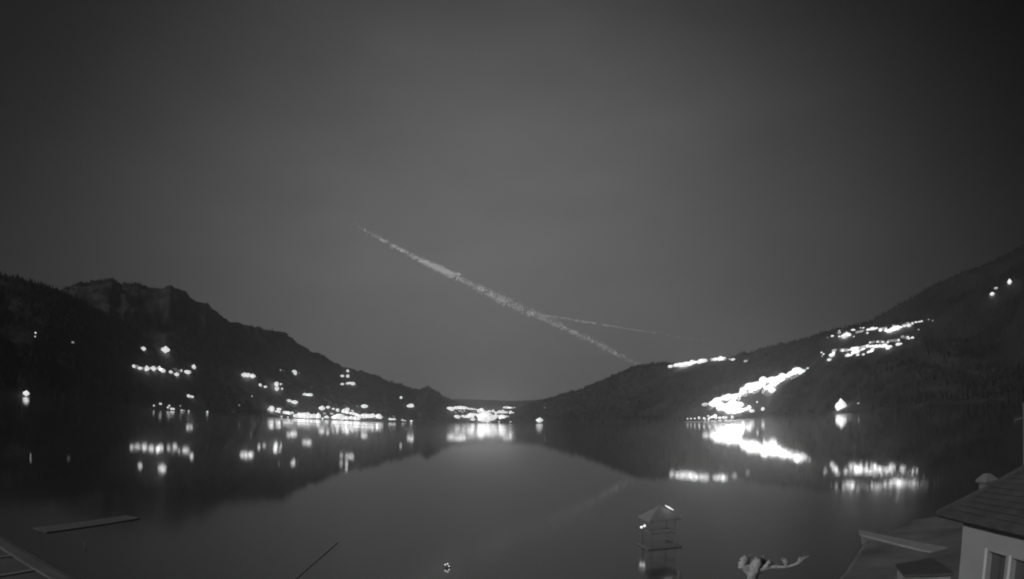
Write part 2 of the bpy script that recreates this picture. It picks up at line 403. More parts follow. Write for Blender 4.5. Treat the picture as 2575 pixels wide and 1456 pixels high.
lamps('g', [(2030, 115, 110, 2), (2190, 90, 70, 2), (2330, 130, 50, 1), (2440, 165, 70, 2), (2290, 255, 60, 0)], 'at the upper start of the sloping village street', 'lamps of the upper village street')
lamps('h', [(420, 200, 100), (510, 140, 80, 2), (500, 210, 90), (640, 185, 50, 1), (630, 250, 90), (700, 270, 90), (760, 300, 90), (840, 330, 110), (930, 335, 120),
            (1020, 320, 120), (1090, 330, 100), (1170, 320, 120), (1330, 345, 130)], 'along the sloping main street of the village', 'lamps of the sloping village street')
lamps('h', [(390, 385, 100), (490, 385, 90), (610, 385, 100), (720, 395, 90), (790, 390, 80)], 'along the eastern waterfront of the village', 'lamps of the village waterfront east')
lamps('h', [(960, 65, 110), (765, 70, 30, 0), (2130, 55, 90), (2190, 55, 90)], 'in the upper lamps over the village end', 'lamps above the village end')
lamps('h', [(1610, 405, 60, 2), (1660, 405, 50, 2), (1730, 405, 60, 2), (1940, 425, 40, 2), (1975, 440, 30, 1), (2020, 445, 30, 1), (2175, 482, 50, 1)],
      'in the sparse tail of the village shore', 'lamps of the village tail')
lamps('d', [(620, 567, 72), (700, 555, 50), (740, 550, 50), (780, 553, 50), (830, 553, 50), (870, 560, 45), (915, 570, 35, 2), (960, 578, 35, 2), (1005, 580, 35, 2), (1060, 590, 35, 2),
            (1115, 595, 60), (1080, 615, 50), (1150, 620, 60), (1190, 625, 50), (1240, 605, 35, 2), (1300, 600, 35, 2), (1350, 630, 40), (1400, 620, 50), (1450, 620, 60), (1500, 630, 50),
            (1580, 625, 40), (1620, 630, 20, 2)], 'in the long upper row of the far town', 'lamps of the far town, upper row')
lamps('d', [(1490, 545, 40), (1530, 548, 35), (1580, 548, 35), (1640, 545, 18, 1)], 'in the short topmost row of the far town', 'lamps of the far town, top row')
lamps('d', [(760, 600, 14, 1), (790, 600, 14, 1), (840, 602, 14, 1)], 'in the tiny trio between the far town rows', 'tiny trio of the far town')
lamps('d', [(725, 693, 60), (815, 693, 50), (855, 693, 30, 2), (900, 690, 50), (945, 680, 70), (990, 675, 80), (1040, 685, 70), (1090, 693, 50), (975, 735, 40, 2), (1130, 710, 70), (1170, 690, 70), (1215, 690, 80), (1245, 730, 100), (1125, 750, 80), (1215, 800, 80), (1150, 820, 80),
            (1290, 720, 90), (1340, 710, 80), (1390, 705, 60), (1440, 705, 70), (1495, 700, 60), (1400, 780, 24, 1), (1550, 690, 14, 1), (1580, 775, 20, 1)],
      'in the lakefront row of the far town', 'lamps of the far town, lakefront')
lamps('d', [(1175, 765, 140)], '', lone=['largest brightest floodlight in the middle of the far town lakefront'])
lamps('d', [(2040, 770, 66, 2)], '', lone=['lone lamp on the dark shore right of the far town'])
lamps('d', [(2122, 550, 16, 0)], '', lone=['very faint lamp on the wooded slope right of the far town'])
lamps('e', [(462, 237, 40, 2), (520, 225, 60), (570, 222, 70), (620, 215, 75), (670, 205, 65), (720, 195, 30, 2), (780, 188, 75), (880, 165, 30, 2), (920, 158, 55), (965, 155, 65),
            (1000, 165, 45), (1055, 165, 16, 1), (1090, 168, 34, 2), (1215, 185, 40, 0)], 'in the row along the right ridge top', 'lamps of the ridge hamlet')
lamps('e', [(1780, 290, 85), (1730, 275, 80), (1690, 310, 85), (1640, 330, 80), (1590, 350, 90), (1540, 360, 100), (1490, 370, 100), (1440, 390, 110), (1400, 380, 90), (1380, 430, 120),
            (1320, 430, 110), (1260, 430, 110), (1300, 470, 90), (1210, 470, 100), (1180, 510, 90), (1440, 450, 90), (1480, 480, 60), (1500, 410, 70)],
      'up the dazzling street climbing the right hill', 'lamps of the climbing right street')
lamps('e', [(1110, 540, 90), (1050, 560, 120), (1000, 580, 110), (940, 580, 100), (900, 610, 90), (960, 640, 100), (1020, 650, 110), (1080, 620, 120), (1140, 620, 90), (1100, 680, 80),
            (1050, 690, 80), (1150, 680, 70), (1220, 665, 60), (1255, 650, 50), (1270, 685, 40, 2)], 'in the dazzling knot above the right harbour', 'lamps of the right harbour knot')  # globes packed close to fill the saturated glow
lamps('e', [(1395, 665, 36, 2), (1840, 255, 24, 1), (1330, 595, 20, 1)], 'in the scattered small lamps beside the right street', 'stray lamps beside the right street')
lamps('e', [(745, 748, 20, 2), (805, 768, 20, 2), (840, 735, 20, 2), (842, 768, 20, 2), (880, 745, 40), (915, 735, 40), (950, 760, 40), (1015, 757, 30, 2)],
      'by the right harbour jetty', 'lamps of the right harbour jetty')
lamps('e', [(800, 620, 60, 0)], '', lone=['large faint glowing lamp left of the dazzling right harbour knot'])  # added globe in place of a dim glow, not a lamp
lamps('i', [(578, 353, 50, 2), (490, 382, 24, 0), (700, 280, 60, 2), (790, 350, 110), (830, 330, 90), (880, 330, 70), (700, 360, 40, 2), (945, 250, 70), (960, 365, 30, 1), (1080, 212, 30, 1),
            (1130, 210, 40, 2), (1210, 240, 60), (1260, 235, 70), (1310, 225, 60), (1360, 215, 50), (1200, 300, 40, 2), (1430, 250, 70), (1530, 255, 80), (1580, 265, 90), (1620, 250, 90),
            (1680, 220, 90), (1740, 205, 90), (1790, 195, 60), (1855, 180, 45, 2), (1940, 165, 70), (2000, 130, 50, 1), (2060, 110, 50, 1), (2120, 105, 50, 1), (2160, 95, 50, 1),
            (2290, 60, 30, 0), (2360, 80, 24, 0)], 'in the upper terrace row on the right', 'lamps of the upper right terrace')
lamps('i', [(382, 645, 36, 2), (420, 680, 44, 2), (395, 712, 24, 1), (520, 775, 70, 2), (565, 690, 90), (600, 655, 60, 2), (760, 615, 50, 2), (810, 605, 60), (850, 700, 90), (900, 690, 60),
            (870, 600, 40), (940, 590, 90), (1000, 580, 90), (960, 650, 90), (1030, 640, 90), (1030, 690, 60, 2), (1100, 600, 60), (1140, 580, 50), (1130, 680, 50, 2), (1210, 540, 80),
            (1230, 640, 80), (1290, 600, 80), (1280, 540, 90), (1350, 540, 100), (1420, 540, 100), (1500, 530, 110), (1560, 560, 90), (1600, 540, 70, 2), (1250, 470, 50, 1), (1380, 460, 50, 1),
            (1480, 465, 60, 2), (1560, 470, 50, 2), (1750, 430, 60, 2), (1745, 500, 80), (1790, 490, 50, 2), (1920, 400, 80), (2000, 385, 60), (2110, 240, 30, 0)],
      'in the lower terrace row on the right', 'lamps of the lower right terrace')
lamps('f', [(355, 800, 84)], '', lone=['lone bright floodlight on the dark right shore'])
lamps('f', [(485, 780, 14, 0)], '', lone=['faint speck of a lamp beside the lone right shore floodlight'])
lamps('k', [(1238, 1018, 90), (905, 1248, 75)], '', 'lamps high on the right mountain', lone=['lower left lamp of two high on the right mountain', 'upper right lamp of two high on the right mountain'])
lamps('k', [(980, 1140, 60, 0)], '', lone=['faint hazy lamp between the two lamps high on the right mountain'])

# ------------------------------------------------------------------ houses of the villages, added pale to spread the lamps' light
def house_mesh(k):
    rnd = random.Random(k)
    Lx, Ly, H, Rf = rnd.uniform(11, 20), rnd.uniform(9, 12), rnd.uniform(5.5, 9), rnd.uniform(2.2, 3.4)
    v = [(-Lx/2, -Ly/2, -6), (Lx/2, -Ly/2, -6), (Lx/2, Ly/2, -6), (-Lx/2, Ly/2, -6), (-Lx/2, -Ly/2, H), (Lx/2, -Ly/2, H), (Lx/2, Ly/2, H), (-Lx/2, Ly/2, H),
         (-Lx/2, 0, H+Rf), (Lx/2, 0, H+Rf)]
    f = [(0, 1, 5, 4), (1, 2, 6, 9, 5), (2, 3, 7, 6), (3, 0, 4, 8, 7)]; mi = [0] * 4
    o_ = .7
    b = len(v); v += [(-Lx/2-o_, -Ly/2-o_, H-.4), (Lx/2+o_, -Ly/2-o_, H-.4), (Lx/2+o_, 0, H+Rf+.1), (-Lx/2-o_, 0, H+Rf+.1), (Lx/2+o_, Ly/2+o_, H-.4), (-Lx/2-o_, Ly/2+o_, H-.4)]
    f += [(b, b+1, b+2, b+3), (b+3, b+2, b+4, b+5)]; mi += [1, 1]
    nw = int(Lx // 3.4)
    for s_ in range(2):
        for q in range(nw):
            x = -Lx/2 + (q + .5) * Lx / nw; z = 1 + s_ * 2.9
            if z + 1.5 > H: continue
            b = len(v); v += [(x-.55, -Ly/2-.05, z), (x+.55, -Ly/2-.05, z), (x+.55, -Ly/2-.05, z+1.4), (x-.55, -Ly/2-.05, z+1.4)]
            f.append((b, b+1, b+2, b+3)); mi.append(2 if rnd.random() < .3 else 3)
    me = bpy.data.meshes.new('house'); me.from_pydata(v, [], f)
    for m in (M_house, M_hroof, M_lit, M_pane): me.materials.append(m)
    me.polygons.foreach_set('material_index', mi); return me
HM = [house_mesh(k) for k in range(5)]
def houses(n, box, place, group):
    rec = []
    (x0, y0), (x1, y1), th = box
    for q in range(n):
        u = (q + random.random() * .7) / n
        rec.append((x0 + (x1 - x0) * u, y0 + (y1 - y0) * u + random.uniform(-th, th)))
    rec.sort()
    for k, (x, y) in enumerate(rec):
        h = hit(x, y)
        if not h: continue
        o = bpy.data.objects.new('house', HM[random.randrange(5)]); COL.objects.link(o)
        o.location = h[0]; a = math.atan2(h[0].x, h[0].y); o.rotation_euler = (0, 0, -a + random.uniform(-.5, .5))
        props(o, 'pale gabled house with dark roof, %s from the left %s' % (ordinal(k + 1), place), 'house', group)
houses(16, ((670, 1040), (1000, 1050), 6), 'among the left village lamps', 'houses of the left village')
houses(12, ((1130, 1035), (1290, 1042), 8), 'among the far town lamps', 'houses of the far town')
houses(26, ((1790, 1030), (2025, 935), 9), 'among the dazzling right street lamps', 'houses of the climbing right street')
houses(10, ((1690, 917), (1830, 902), 2), 'in the right ridge hamlet', 'houses of the ridge hamlet')
houses(14, ((2095, 888), (2290, 852), 7), 'in the lower right terrace', 'houses of the lower right terrace')
houses(10, ((2110, 840), (2300, 815), 3), 'in the upper right terrace', 'houses of the upper right terrace')
houses(7, ((340, 925), (490, 935), 4), 'in the left hillside row', 'houses of the left hillside row')

# the wooded slopes, cleared round the lit streets
from mathutils.kdtree import KDTree
LP_ = [(o.location.copy(), o.scale[0]) for o in COL.objects if o.name.startswith('street_lamp')]
kd = KDTree(len(LP_))
for i_, (p_, r_) in enumerate(LP_): kd.insert((p_.x, p_.y, 0), i_)
kd.balance()
NV, NF = [], []
for q_ in range(0, len(TV), 6):
    v_ = TV[q_ + 5]; u_ = Vector((v_[0], v_[1], 0)); near_ = kd.find(u_ + u_.normalized() * 45)
    if near_[2] < 75: continue
    k_ = len(NV); NV += TV[q_:q_ + 6]
    for e_ in range(5): NF.append((k_ + e_, k_ + (e_ + 1) % 5, k_ + 5))
fo = mesh_obj('forest', NV, NF, M_forest); props(fo, kind='stuff')

# lit harbour jetty of the right town
A, B_ = at_z(1722, 1060.5, 1.0), at_z(1850, 1062.5, 1.0)
d = (B_ - A); d.normalize(); nrm = Vector((-d.y, d.x, 0))
t_ = empty('harbour_jetty', A); props(t_, 'long low pale jetty below the dazzling right harbour', 'jetty')
L = (B_ - A).length
mb = MB(); mb.box((0, 0, 0), d * L, nrm * 9, (0, 0, 1.2)); mb.obj('deck', M_reveal, t_)
for k in range(7):
    p = d * (L * (k + .5) / 7) + nrm * 2
    mb = MB(); mb.box(p - Vector((.5, .5, 4)), (1, 0, 0), (0, 1, 0), (0, 0, 3.9)); mb.obj('pile', M_dark, t_)
for k in range(9):
    o = bpy.data.objects.new('street_lamp', LM[2 if k % 2 else 3]); COL.objects.link(o)
    s_ = 2.4; o.scale = (s_,) * 3; o.location = A + d * (L * (k + .4) / 9) + nrm * 4.5 + Vector((0, 0, 8.6))
    props(o, 'small lamp standing on the pale jetty, %s from its left end' % ordinal(k + 1), 'street lamp', 'lamps on the pale jetty')

# ------------------------------------------------------------------ foreground: pale house at the lower right
ZE = 6.6
E0, E1 = at_z(2357, 1290, ZE), at_z(2575, 1340, ZE)
ux = (E1 - E0); ux.z = 0; ux.normalize()
uy = Vector((-ux.y, ux.x, 0))
if uy.dot(E0) < 0: uy = -uy                       # away from the camera
LEN, DEP, OV = (E1 - E0).length + 6.5, 9.0, 0.35
house = empty('lakeside_house', (E0.x, E0.y, 0.6)); props(house, 'pale plastered house with dark hipped roof at the lower right corner', 'house')
org = Vector((E0.x, E0.y, 0.6))
def Lp(a, b, z): return ux * a + uy * b + Vector((0, 0, z - 0.6))
# windows on the facade, found from where they stand on the wall plane
P0 = E0 + uy * OV
def on_wall(px, py):
    dd = ray(px, py); tt = (P0 - CAM).dot(uy) / dd.dot(uy); p = CAM + dd * tt
    return (p - E0).dot(ux), p.z
w0, w1 = on_wall(2421, 1330)[0], LEN - OV
wa0, wz1 = on_wall(2484, 1385); wa1, _ = on_wall(2533, 1388)
wb0, wzb = on_wall(2545, 1398)
WW = wa1 - wa0
wins = [(wa0, wa1), (wb0, wb0 + WW), (wb0 * 2 - wa0, wb0 * 2 - wa0 + WW)]
WZ1, WZ0 = wz1, wz1 - 1.75
print('house', E0, E1, 'win', wins, WZ1, 'LEN', LEN)
# wall built as strips round the openings
mb = MB(); th = 0.35
zs = [0.6, WZ0, WZ1, ZE - .15]
mb.box(Lp(w0, OV, .6), ux * (w1 - w0), uy * th, (0, 0, WZ0 - .6))
mb.box(Lp(w0, OV, WZ1), ux * (w1 - w0), uy * th, (0, 0, ZE - .15 - WZ1))
xs = [w0] + [q for w_ in wins for q in w_] + [w1]
for a, b2 in zip(xs[0::2], xs[1::2]):
    if b2 > a: mb.box(Lp(a, OV, WZ0), ux * (b2 - a), uy * th, (0, 0, WZ1 - WZ0))
mb.obj('front_wall', M_wall, house)
mb = MB()
mb.box(Lp(w0, OV + th, .6), ux * th, uy * (DEP - OV - th), (0, 0, ZE - .75))
mb.obj('side_wall', M_wall, house)
mb = MB()
mb.box(Lp(w0 + th, DEP - th, .6), ux * (w1 - w0 - th), uy * th, (0, 0, ZE - .75))
mb.obj('back_wall', M_wall, house)
mb = MB()
mb.box(Lp(w1 - th, OV + th, .6), ux * th, uy * (DEP - OV - 2 * th), (0, 0, ZE - .75))
mb.obj('side_wall', M_wall, house)
for a, b2 in wins:
    fr = MB(); e = .09
    fr.box(Lp(a - .10, OV - .03, WZ0 - .1), ux * .13, uy * .30, (0, 0, WZ1 - WZ0 + .2))
    fr.box(Lp(b2 - .03, OV - .03, WZ0 - .1), ux * .10, uy * .30, (0, 0, WZ1 - WZ0 + .2))
    fr.box(Lp(a + .03, OV - .03, WZ0 - .12), ux * (b2 - a - .06), uy * .30, (0, 0, .12))
    wn = fr.obj('window', M_wall, house)
    jb = MB(); jb.box(Lp(a - .13, OV - .075, WZ0 - .1), ux * .15, uy * .042, (0, 0, WZ1 - WZ0 + .2)); jb.obj('jamb', M_reveal, wn)  # paler strip along the left side only
    jb = MB(); jb.box(Lp((a + b2) / 2 - .025, OV + .19, WZ0), ux * .05, uy * .05, (0, 0, WZ1 - WZ0)); jb.obj('mullion', M_felt, wn)
    g = MB(); g.box(Lp(a + .03, OV + .25, WZ0), ux * (b2 - a - .06), uy * .03, (0, 0, WZ1 - WZ0)); g.obj('pane', M_pane, wn)
# hipped roof: eave outline and a ridge
RH = 2.7
ridge0, ridge1 = Lp(DEP * .5 + .2, (DEP + OV) / 2, ZE + RH), Lp(LEN - 4.6, (DEP + OV) / 2, ZE + RH)
e00, e10, e11, e01 = Lp(0, 0, ZE), Lp(LEN, 0, ZE), Lp(LEN, DEP + OV, ZE), Lp(0, DEP + OV, ZE)
dn = Vector((0, 0, -.18))
mb = MB()
mb.v = [e00, e10, e11, e01, ridge0, ridge1, e00 + dn, e10 + dn, e11 + dn, e01 + dn]
mb.f = [(0, 1, 5, 4), (1, 2, 5), (2, 3, 4, 5), (3, 0, 4), (0, 6, 7, 1), (1, 7, 8, 2), (2, 8, 9, 3), (3, 9, 6, 0), (9, 8, 7, 6)]
roof = mb.obj('roof', M_roof, house)
mb = MB()   # tile courses as raised laths running with the eaves
for k in range(1, 15):
    q = k / 15
    a = e00.lerp(ridge0, q); b2 = e10.lerp(ridge1, q)
    nrm = Vector((0, 0, .03)) - uy * .01
    mb.box(a + nrm, b2 - a, uy * .05, (0, 0, .03))
o = mb.obj('tile_course', M_roof, roof); o['kind'] = 'stuff'
mb = MB(); mb.tube([e00 + Vector((0, 0, .03)), ridge0 + Vector((0, 0, .05))], .11, 6); mb.tube([ridge0 + Vector((0, 0, .05)), ridge1 + Vector((0, 0, .05))], .11, 6)
mb.tube([e10 + Vector((0, 0, .03)), ridge1 + Vector((0, 0, .05))], .11, 6); mb.obj('ridge_cap', M_roof, roof)
mb = MB(); mb.tube([e00 - uy * .07 - Vector((0, 0, .04)), e10 - uy * .07 - Vector((0, 0, .04))], .07, 8); mb.obj('gutter', M_dark, house)
# chimney
cp = at_d(2480, 1245, (E0.xy.length + DEP * .75)); cz = cp.z
top = at_d(2480, 1196, (E0.xy.length + DEP * .75)).z
cc = Vector((cp.x, cp.y, 0)) - Vector((org.x, org.y, 0.6))
mb = MB(); mb.box(cc + Vector((0, 0, ZE)) - ux * .42 - uy * .3, ux * .84, uy * .6, (0, 0, top - ZE - .35)); ch = mb.obj('chimney', M_grey, roof)
mb = MB(); mb.box(cc + Vector((0, 0, top - .35)) - ux * .6 - uy * .45, ux * 1.2, uy * .9, (0, 0, .14)); mb.obj('chimney_cap', M_grey, house)
mb = MB(); mb.prism([cc + Vector((0, 0, top - .21)) + ux * a + uy * b2 for a, b2 in ((-.6, -.45), (.6, -.45), (.6, .45), (-.6, .45))],
                    [cc + Vector((0, 0, top + .12)) + ux * a + uy * b2 for a, b2 in ((-.25, -.1), (.25, -.1), (.25, .1), (-.25, .1))]); mb.obj('chimney_hood', M_grey, house)
# aerial mast on the roof
ap = at_d(2573, 1200, (E0.xy.length + 4)); at_ = at_d(2571, 1012, (E0.xy.length + 4)); arm = at_d(2551, 1056, (E0.xy.length + 4)); arm0 = at_d(2573, 1050, (E0.xy.length + 4))
mast = empty('aerial_mast', ap); props(mast, 'thin grey aerial mast with a short arm at the right picture edge', 'aerial')
b0 = Vector((ap.x, ap.y, ZE))
mb = MB(); mb.tube([Vector((0, 0, ZE - ap.z)), Vector((0, 0, at_.z - ap.z))], .035, 8); mb.obj('pole', M_grey, mast)
mb = MB(); mb.tube([arm0 - ap, arm - ap], .025, 6); am = mb.obj('arm', M_grey, mast)
mb = MB()
for q in (.35, .65, .95):
    c_ = (arm0 - ap).lerp(arm - ap, q); mb.tube([c_ - Vector((0, 0, .22)), c_ + Vector((0, 0, .22))], .012, 6)
mb.obj('rod', M_grey, mast)

# low wall with a broad pale coping
q = [at_z(2160, 1332, .9), at_z(2382, 1376, .9), at_z(2340, 1387, .9), at_z(2163, 1343, .9)]
o0 = Vector((q[0].x, q[0].y, .3))
lw = empty('low_wall', o0); props(lw, 'long low garden wall with broad pale top left of the house', 'wall')
mb = MB(); mb.prism([p - o0 - Vector((0, 0, .16)) for p in q][::-1], [p - o0 for p in q][::-1]); mb.obj('coping', M_pale, lw)
ctr = sum(q, Vector()) / 4
mb = MB(); qq = [ctr + (p - ctr) * .93 for p in q]
mb.prism([Vector((p.x, p.y, -.2)) - o0 for p in qq][::-1], [p - o0 - Vector((0, 0, .163)) for p in qq][::-1]); mb.obj('wall_body', M_ground, lw)
# annex shed below the wall
z_ = 3.4
q = [at_z(2248, 1412, z_), at_z(2345, 1398, z_), at_z(2480, 1430, z_), at_z(2470, 1560, z_), at_z(2300, 1560, z_)]
o0 = Vector((q[0].x, q[0].y, .5)); sd = empty('shed', o0); props(sd, 'low dark roofed shed with pale wall at the bottom beside the house', 'shed')
q2 = [at_z(2252, 1418, z_), at_z(2345, 1402, z_), at_z(2400, 1440, z_), at_z(2275, 1446, z_)]
mb = MB(); mb.prism([p - o0 - Vector((0, 0, .15)) for p in q2][::-1], [p - o0 for p in q2][::-1]); mb.obj('roof', M_roof, sd)
q3 = [q2[3] + (q2[0] - q2[3]) * .12, q2[1] * .97 + q2[2] * .03, q2[2] + (q2[1] - q2[2]) * .12, q2[3] + (q2[2] - q2[3]) * .06 + (q2[0] - q2[3]) * .05]
c4 = sum(q2, Vector()) / 4; q3 = [c4 + (p - c4) * .9 for p in q2]
mb = MB(); mb.prism([Vector((p.x, p.y, .4)) - o0 for p in q3][::-1], [Vector((p.x, p.y, z_ - .153)) - o0 for p in q3][::-1]); mb.obj('wall', M_pale, sd)

# ------------------------------------------------------------------ pollarded tree
TD = 24.0
def T(x, y, dd=0): return at_d(x, y, TD + dd)
base = T(1895, 1456); base.z = .5
tree = empty('pollarded_tree', base); props(tree, 'bare pollarded tree with knobbly pale limbs at the bottom edge', 'tree')
def tb(name, pts, rad, jag=.5, n=10):
    # resample along the polyline so that bark lumps show
    P_ = [Vector(p) - base for p in pts]; out_, rr = [], []
    for i in range(len(P_) - 1):
        for s_ in range(6):
            f_ = s_ / 6; out_.append(P_[i].lerp(P_[i+1], f_)); r_ = rad[i] + (rad[i+1] - rad[i]) * f_; rr.append(r_ * (1 + .12 * noise.noise(out_[-1] * 6)))
    out_.append(P_[-1]); rr.append(rad[-1] * .55)
    m_ = MB(); m_.tube(out_, rr, n, jag); m_.obj(name, M_bark, tree, smooth=True)
fork = T(1895, 1440)
tb('trunk', [Vector((base.x, base.y, .2)), T(1893, 1500), T(1892, 1456), T(1893, 1444), fork], [.30, .24, .20, .25, .26], .35, 14)
tb('limb', [T(1890, 1444), T(1877, 1431), T(1869, 1421), T(1870, 1411), T(1880, 1401)], [.18, .17, .19, .20, .15], .7, 14)
tb('limb', [fork, T(1899, 1424), T(1905, 1412), T(1906, 1402)], [.24, .22, .20, .13], .7, 14)
tb('limb', [T(1901, 1432), T(1916, 1418, .3), T(1922, 1406, .3)], [.18, .15, .11], .7, 12)
tb('limb', [T(1900, 1438), T(1917, 1431), T(1947, 1426), T(1978, 1426), T(1998, 1421), T(2014, 1412), T(2025, 1402)], [.20, .12, .065, .055, .06, .07, .05], .5)
tb('limb', [T(1920, 1430), T(1934, 1419), T(1939, 1409)], [.12, .13, .09], .8)
tb('stub', [T(1978, 1426), T(1977, 1415), T(1974, 1407)], [.07, .10, .09], .8)
tb('stub', [T(2010, 1415), T(2014, 1405)], [.08, .11], .8)
tb('stub', [T(1956, 1426), T(1950, 1420)], [.05, .05], .8)
mb = MB(); rnd = random.Random(3)
for (x, y) in ((1868, 1408), (1878, 1401), (1893, 1408), (1901, 1403), (1913, 1402), (1933, 1411), (1972, 1408), (2013, 1405), (2026, 1401), (1886, 1412), (1907, 1406)):
    for q in range(9):
        a = T(x + rnd.uniform(-4, 4), y + rnd.uniform(-2, 4)) - base; b2 = T(x + rnd.uniform(-9, 9), y - rnd.uniform(1, 7), rnd.uniform(-.3, .3)) - base
        mb.tube([a, b2], [.018, .007], 4)
tw = mb.obj('twigs', M_bark, tree); tw['kind'] = 'stuff'

# ------------------------------------------------------------------ kiosk over the water
K = at_z(1657, 1372, 0.0); KD = K.xy.length
kz = lambda y: at_d(1657, y, KD).z
ks = empty('lake_pavilion', (K.x, K.y, 0)); props(ks, 'small open pavilion on stilts with pyramid roof standing in the lake', 'pavilion')
kr = Vector((K.y, -K.x, 0)).normalized(); kf = Vector((K.x, K.y, 0)).normalized()
rot = .35; kr, kf = kr * math.cos(rot) + kf * math.sin(rot), kf * math.cos(rot) - kr * math.sin(rot)
hw = 1.15; ez, apz = kz(1301), kz(1270)
for a in (-1, 1):
    for b2 in (-1, 1):
        mb = MB(); mb.tube([kr * a * hw + kf * b2 * hw + Vector((0, 0, .12)), kr * a * hw + kf * b2 * hw + Vector((0, 0, ez + .02))], .03, 8); mb.obj('post', M_hut, ks)
for b2 in (-1, 1):
    mb = MB(); mb.box(-kr * hw + kf * (b2 * hw - .03) + Vector((0, 0, 1.35)), kr * 2 * hw, kf * .05, (0, 0, .07)); mb.obj('rail', M_hut, ks)
    mb = MB(); mb.box(-kf * hw + kr * (b2 * hw - .025) + Vector((0, 0, 1.45)), kf * 2 * hw, kr * .05, (0, 0, .07)); mb.obj('rail', M_hut, ks)
mb = MB(); r2 = hw + .42
for z in (0,):
    cs = [-kr * r2 - kf * r2, kr * r2 - kf * r2, kr * r2 + kf * r2, -kr * r2 + kf * r2]
    cs = [c_ + Vector((0, 0, ez)) for c_ in cs]
    mb.v = cs + [Vector((0, 0, apz))] + [c_ - Vector((0, 0, .1)) for c_ in cs]
    mb.f = [(0, 1, 4), (1, 2, 4), (2, 3, 4), (3, 0, 4), (0, 5, 6, 1), (1, 6, 7, 2), (2, 7, 8, 3), (3, 8, 5, 0), (8, 7, 6, 5)]
kroof = mb.obj('roof', M_shingle, ks)
mb = MB(); mb.box(-kr * (hw + .5) - kf * (hw + .5) + Vector((0, 0, -.04)), kr * 2 * (hw + .5), kf * 2 * (hw + .5), (0, 0, .16)); mb.obj('deck', M_hut, ks)
for a in (-1, 1):
    for b2 in (-1, 1):
        mb = MB(); mb.tube([kr * a * hw + kf * b2 * hw + Vector((0, 0, -2)), kr * a * hw + kf * b2 * hw + Vector((0, 0, -.05))], .09, 8); mb.obj('stilt', M_dark, ks)
# glowing strip along the roof's right hip
pa, pb = at_d(1672, 1270.5, KD - .2), at_d(1694, 1283, KD - .2)
mb = MB(); mb.tube([pa - K, (pa + pb) / 2 - K, pb - K], [.03, .085, .03], 8); mb.obj('light_strip', LAMPS[3], ks)
# twin lamp at the hut
la = at_d(1617, 1324, KD); lp = empty('twin_lantern', (la.x, la.y, 0)); props(lp, 'small twin lantern on a thin post left of the lake pavilion', 'lantern')
mb = MB(); mb.tube([(0, 0, -2), (0, 0, la.z - .1)], .03, 8); mb.obj('post', M_dark, lp)
for dx_ in (-.15, .15):
    bm = bmesh.new(); bmesh.ops.create_icosphere(bm, subdivisions=2, radius=.13); me = bpy.data.meshes.new('lamp_globe'); bm.to_mesh(me); bm.free(); me.materials.append(LAMPS[3])
    o = bpy.data.objects.new('lamp_globe', me); COL.objects.link(o); o.parent = lp; o.location = (dx_, 0, la.z + dx_ * .4)
# walkway posts behind the hut
for (x, y0, y1, lab) in ((1706, 1436, 1500, 'right'),):
    p = at_z(x, 1490, 0); zt = at_d(x, y0, p.xy.length).z
    mb = MB(); mb.tube([(0, 0, -2), (0, 0, zt)], .09, 8); o = mb.obj('mooring_post', M_grey); o.location = (p.x, p.y, 0)
    props(o, 'dim mooring post standing in the water below the lake pavilion', 'post')
p = at_z(214, 1378, 0); zt = at_d(214, 1366, p.xy.length).z
mb = MB(); mb.tube([(0, 0, -2), (0, 0, zt)], .06, 8); o = mb.obj('mooring_post', M_pale); o.location = (p.x, p.y, 0); props(o, 'short pale mooring post alone in the water at lower left', 'post')

# buoy with three little lights
p = at_z(1125, 1427, 0); by = empty('buoy', (p.x, p.y, 0)); props(by, 'small round buoy with three tiny lights near the bottom middle', 'buoy')
mb = MB(); mb.tube([(0, 0, -.25), (0, 0, -.1), (0, 0, .08), (0, 0, .16)], [.12, .26, .24, .08], 12); mb.obj('float', M_dark, by, smooth=True)
for a, z in ((-.16, .26), (.03, .34), (.14, .13)):
    bm = bmesh.new(); bmesh.ops.create_icosphere(bm, subdivisions=1, radius=.065); me = bpy.data.meshes.new('bulb'); bm.to_mesh(me); bm.free(); me.materials.append(LAMPS[2])
    o = bpy.data.objects.new('bulb', me); COL.objects.link(o); o.parent = by; o.location = (a, -.1, z)
    mb = MB(); mb.tube([(a * .6, -.02, .1), (a, -.1, z)], .012, 5); mb.obj('stalk', M_dark, by)

# jetty at the lower left
A, B_ = at_z(118, 1338, .08), at_z(352, 1303, .08)
d = B_ - A; L = d.length; d.normalize(); nrm = Vector((-d.y, d.x, 0))
if nrm.y < 0: nrm = -nrm
jt = empty('jetty', (A.x, A.y, 0)); props(jt, 'narrow wooden jetty reaching into the dark water at lower left', 'jetty')
NB = 24
for k in range(NB):
    mb = MB(); mb.box(d * (L * k / NB) + Vector((0, 0, -.04)), d * (L / NB - .04), nrm * 2.0, (0, 0, .12)); mb.obj('deck_board', M_deck, jt)
mb = MB(); mb.box(nrm * .3 + Vector((0, 0, -.2)), d * L, nrm * .15, (0, 0, .155)); mb.box(nrm * 1.55 + Vector((0, 0, -.2)), d * L, nrm * .15, (0, 0, .155)); mb.obj('beam', M_deck, jt)
for k in range(7):
    for s_ in (.35, 1.65):
        mb = MB(); mb.tube([d * (L * (k + .4) / 7) + nrm * s_ + Vector((0, 0, -2)), d * (L * (k + .4) / 7) + nrm * s_ + Vector((0, 0, -.05))], .1, 8); mb.obj('pile', M_dark, jt)

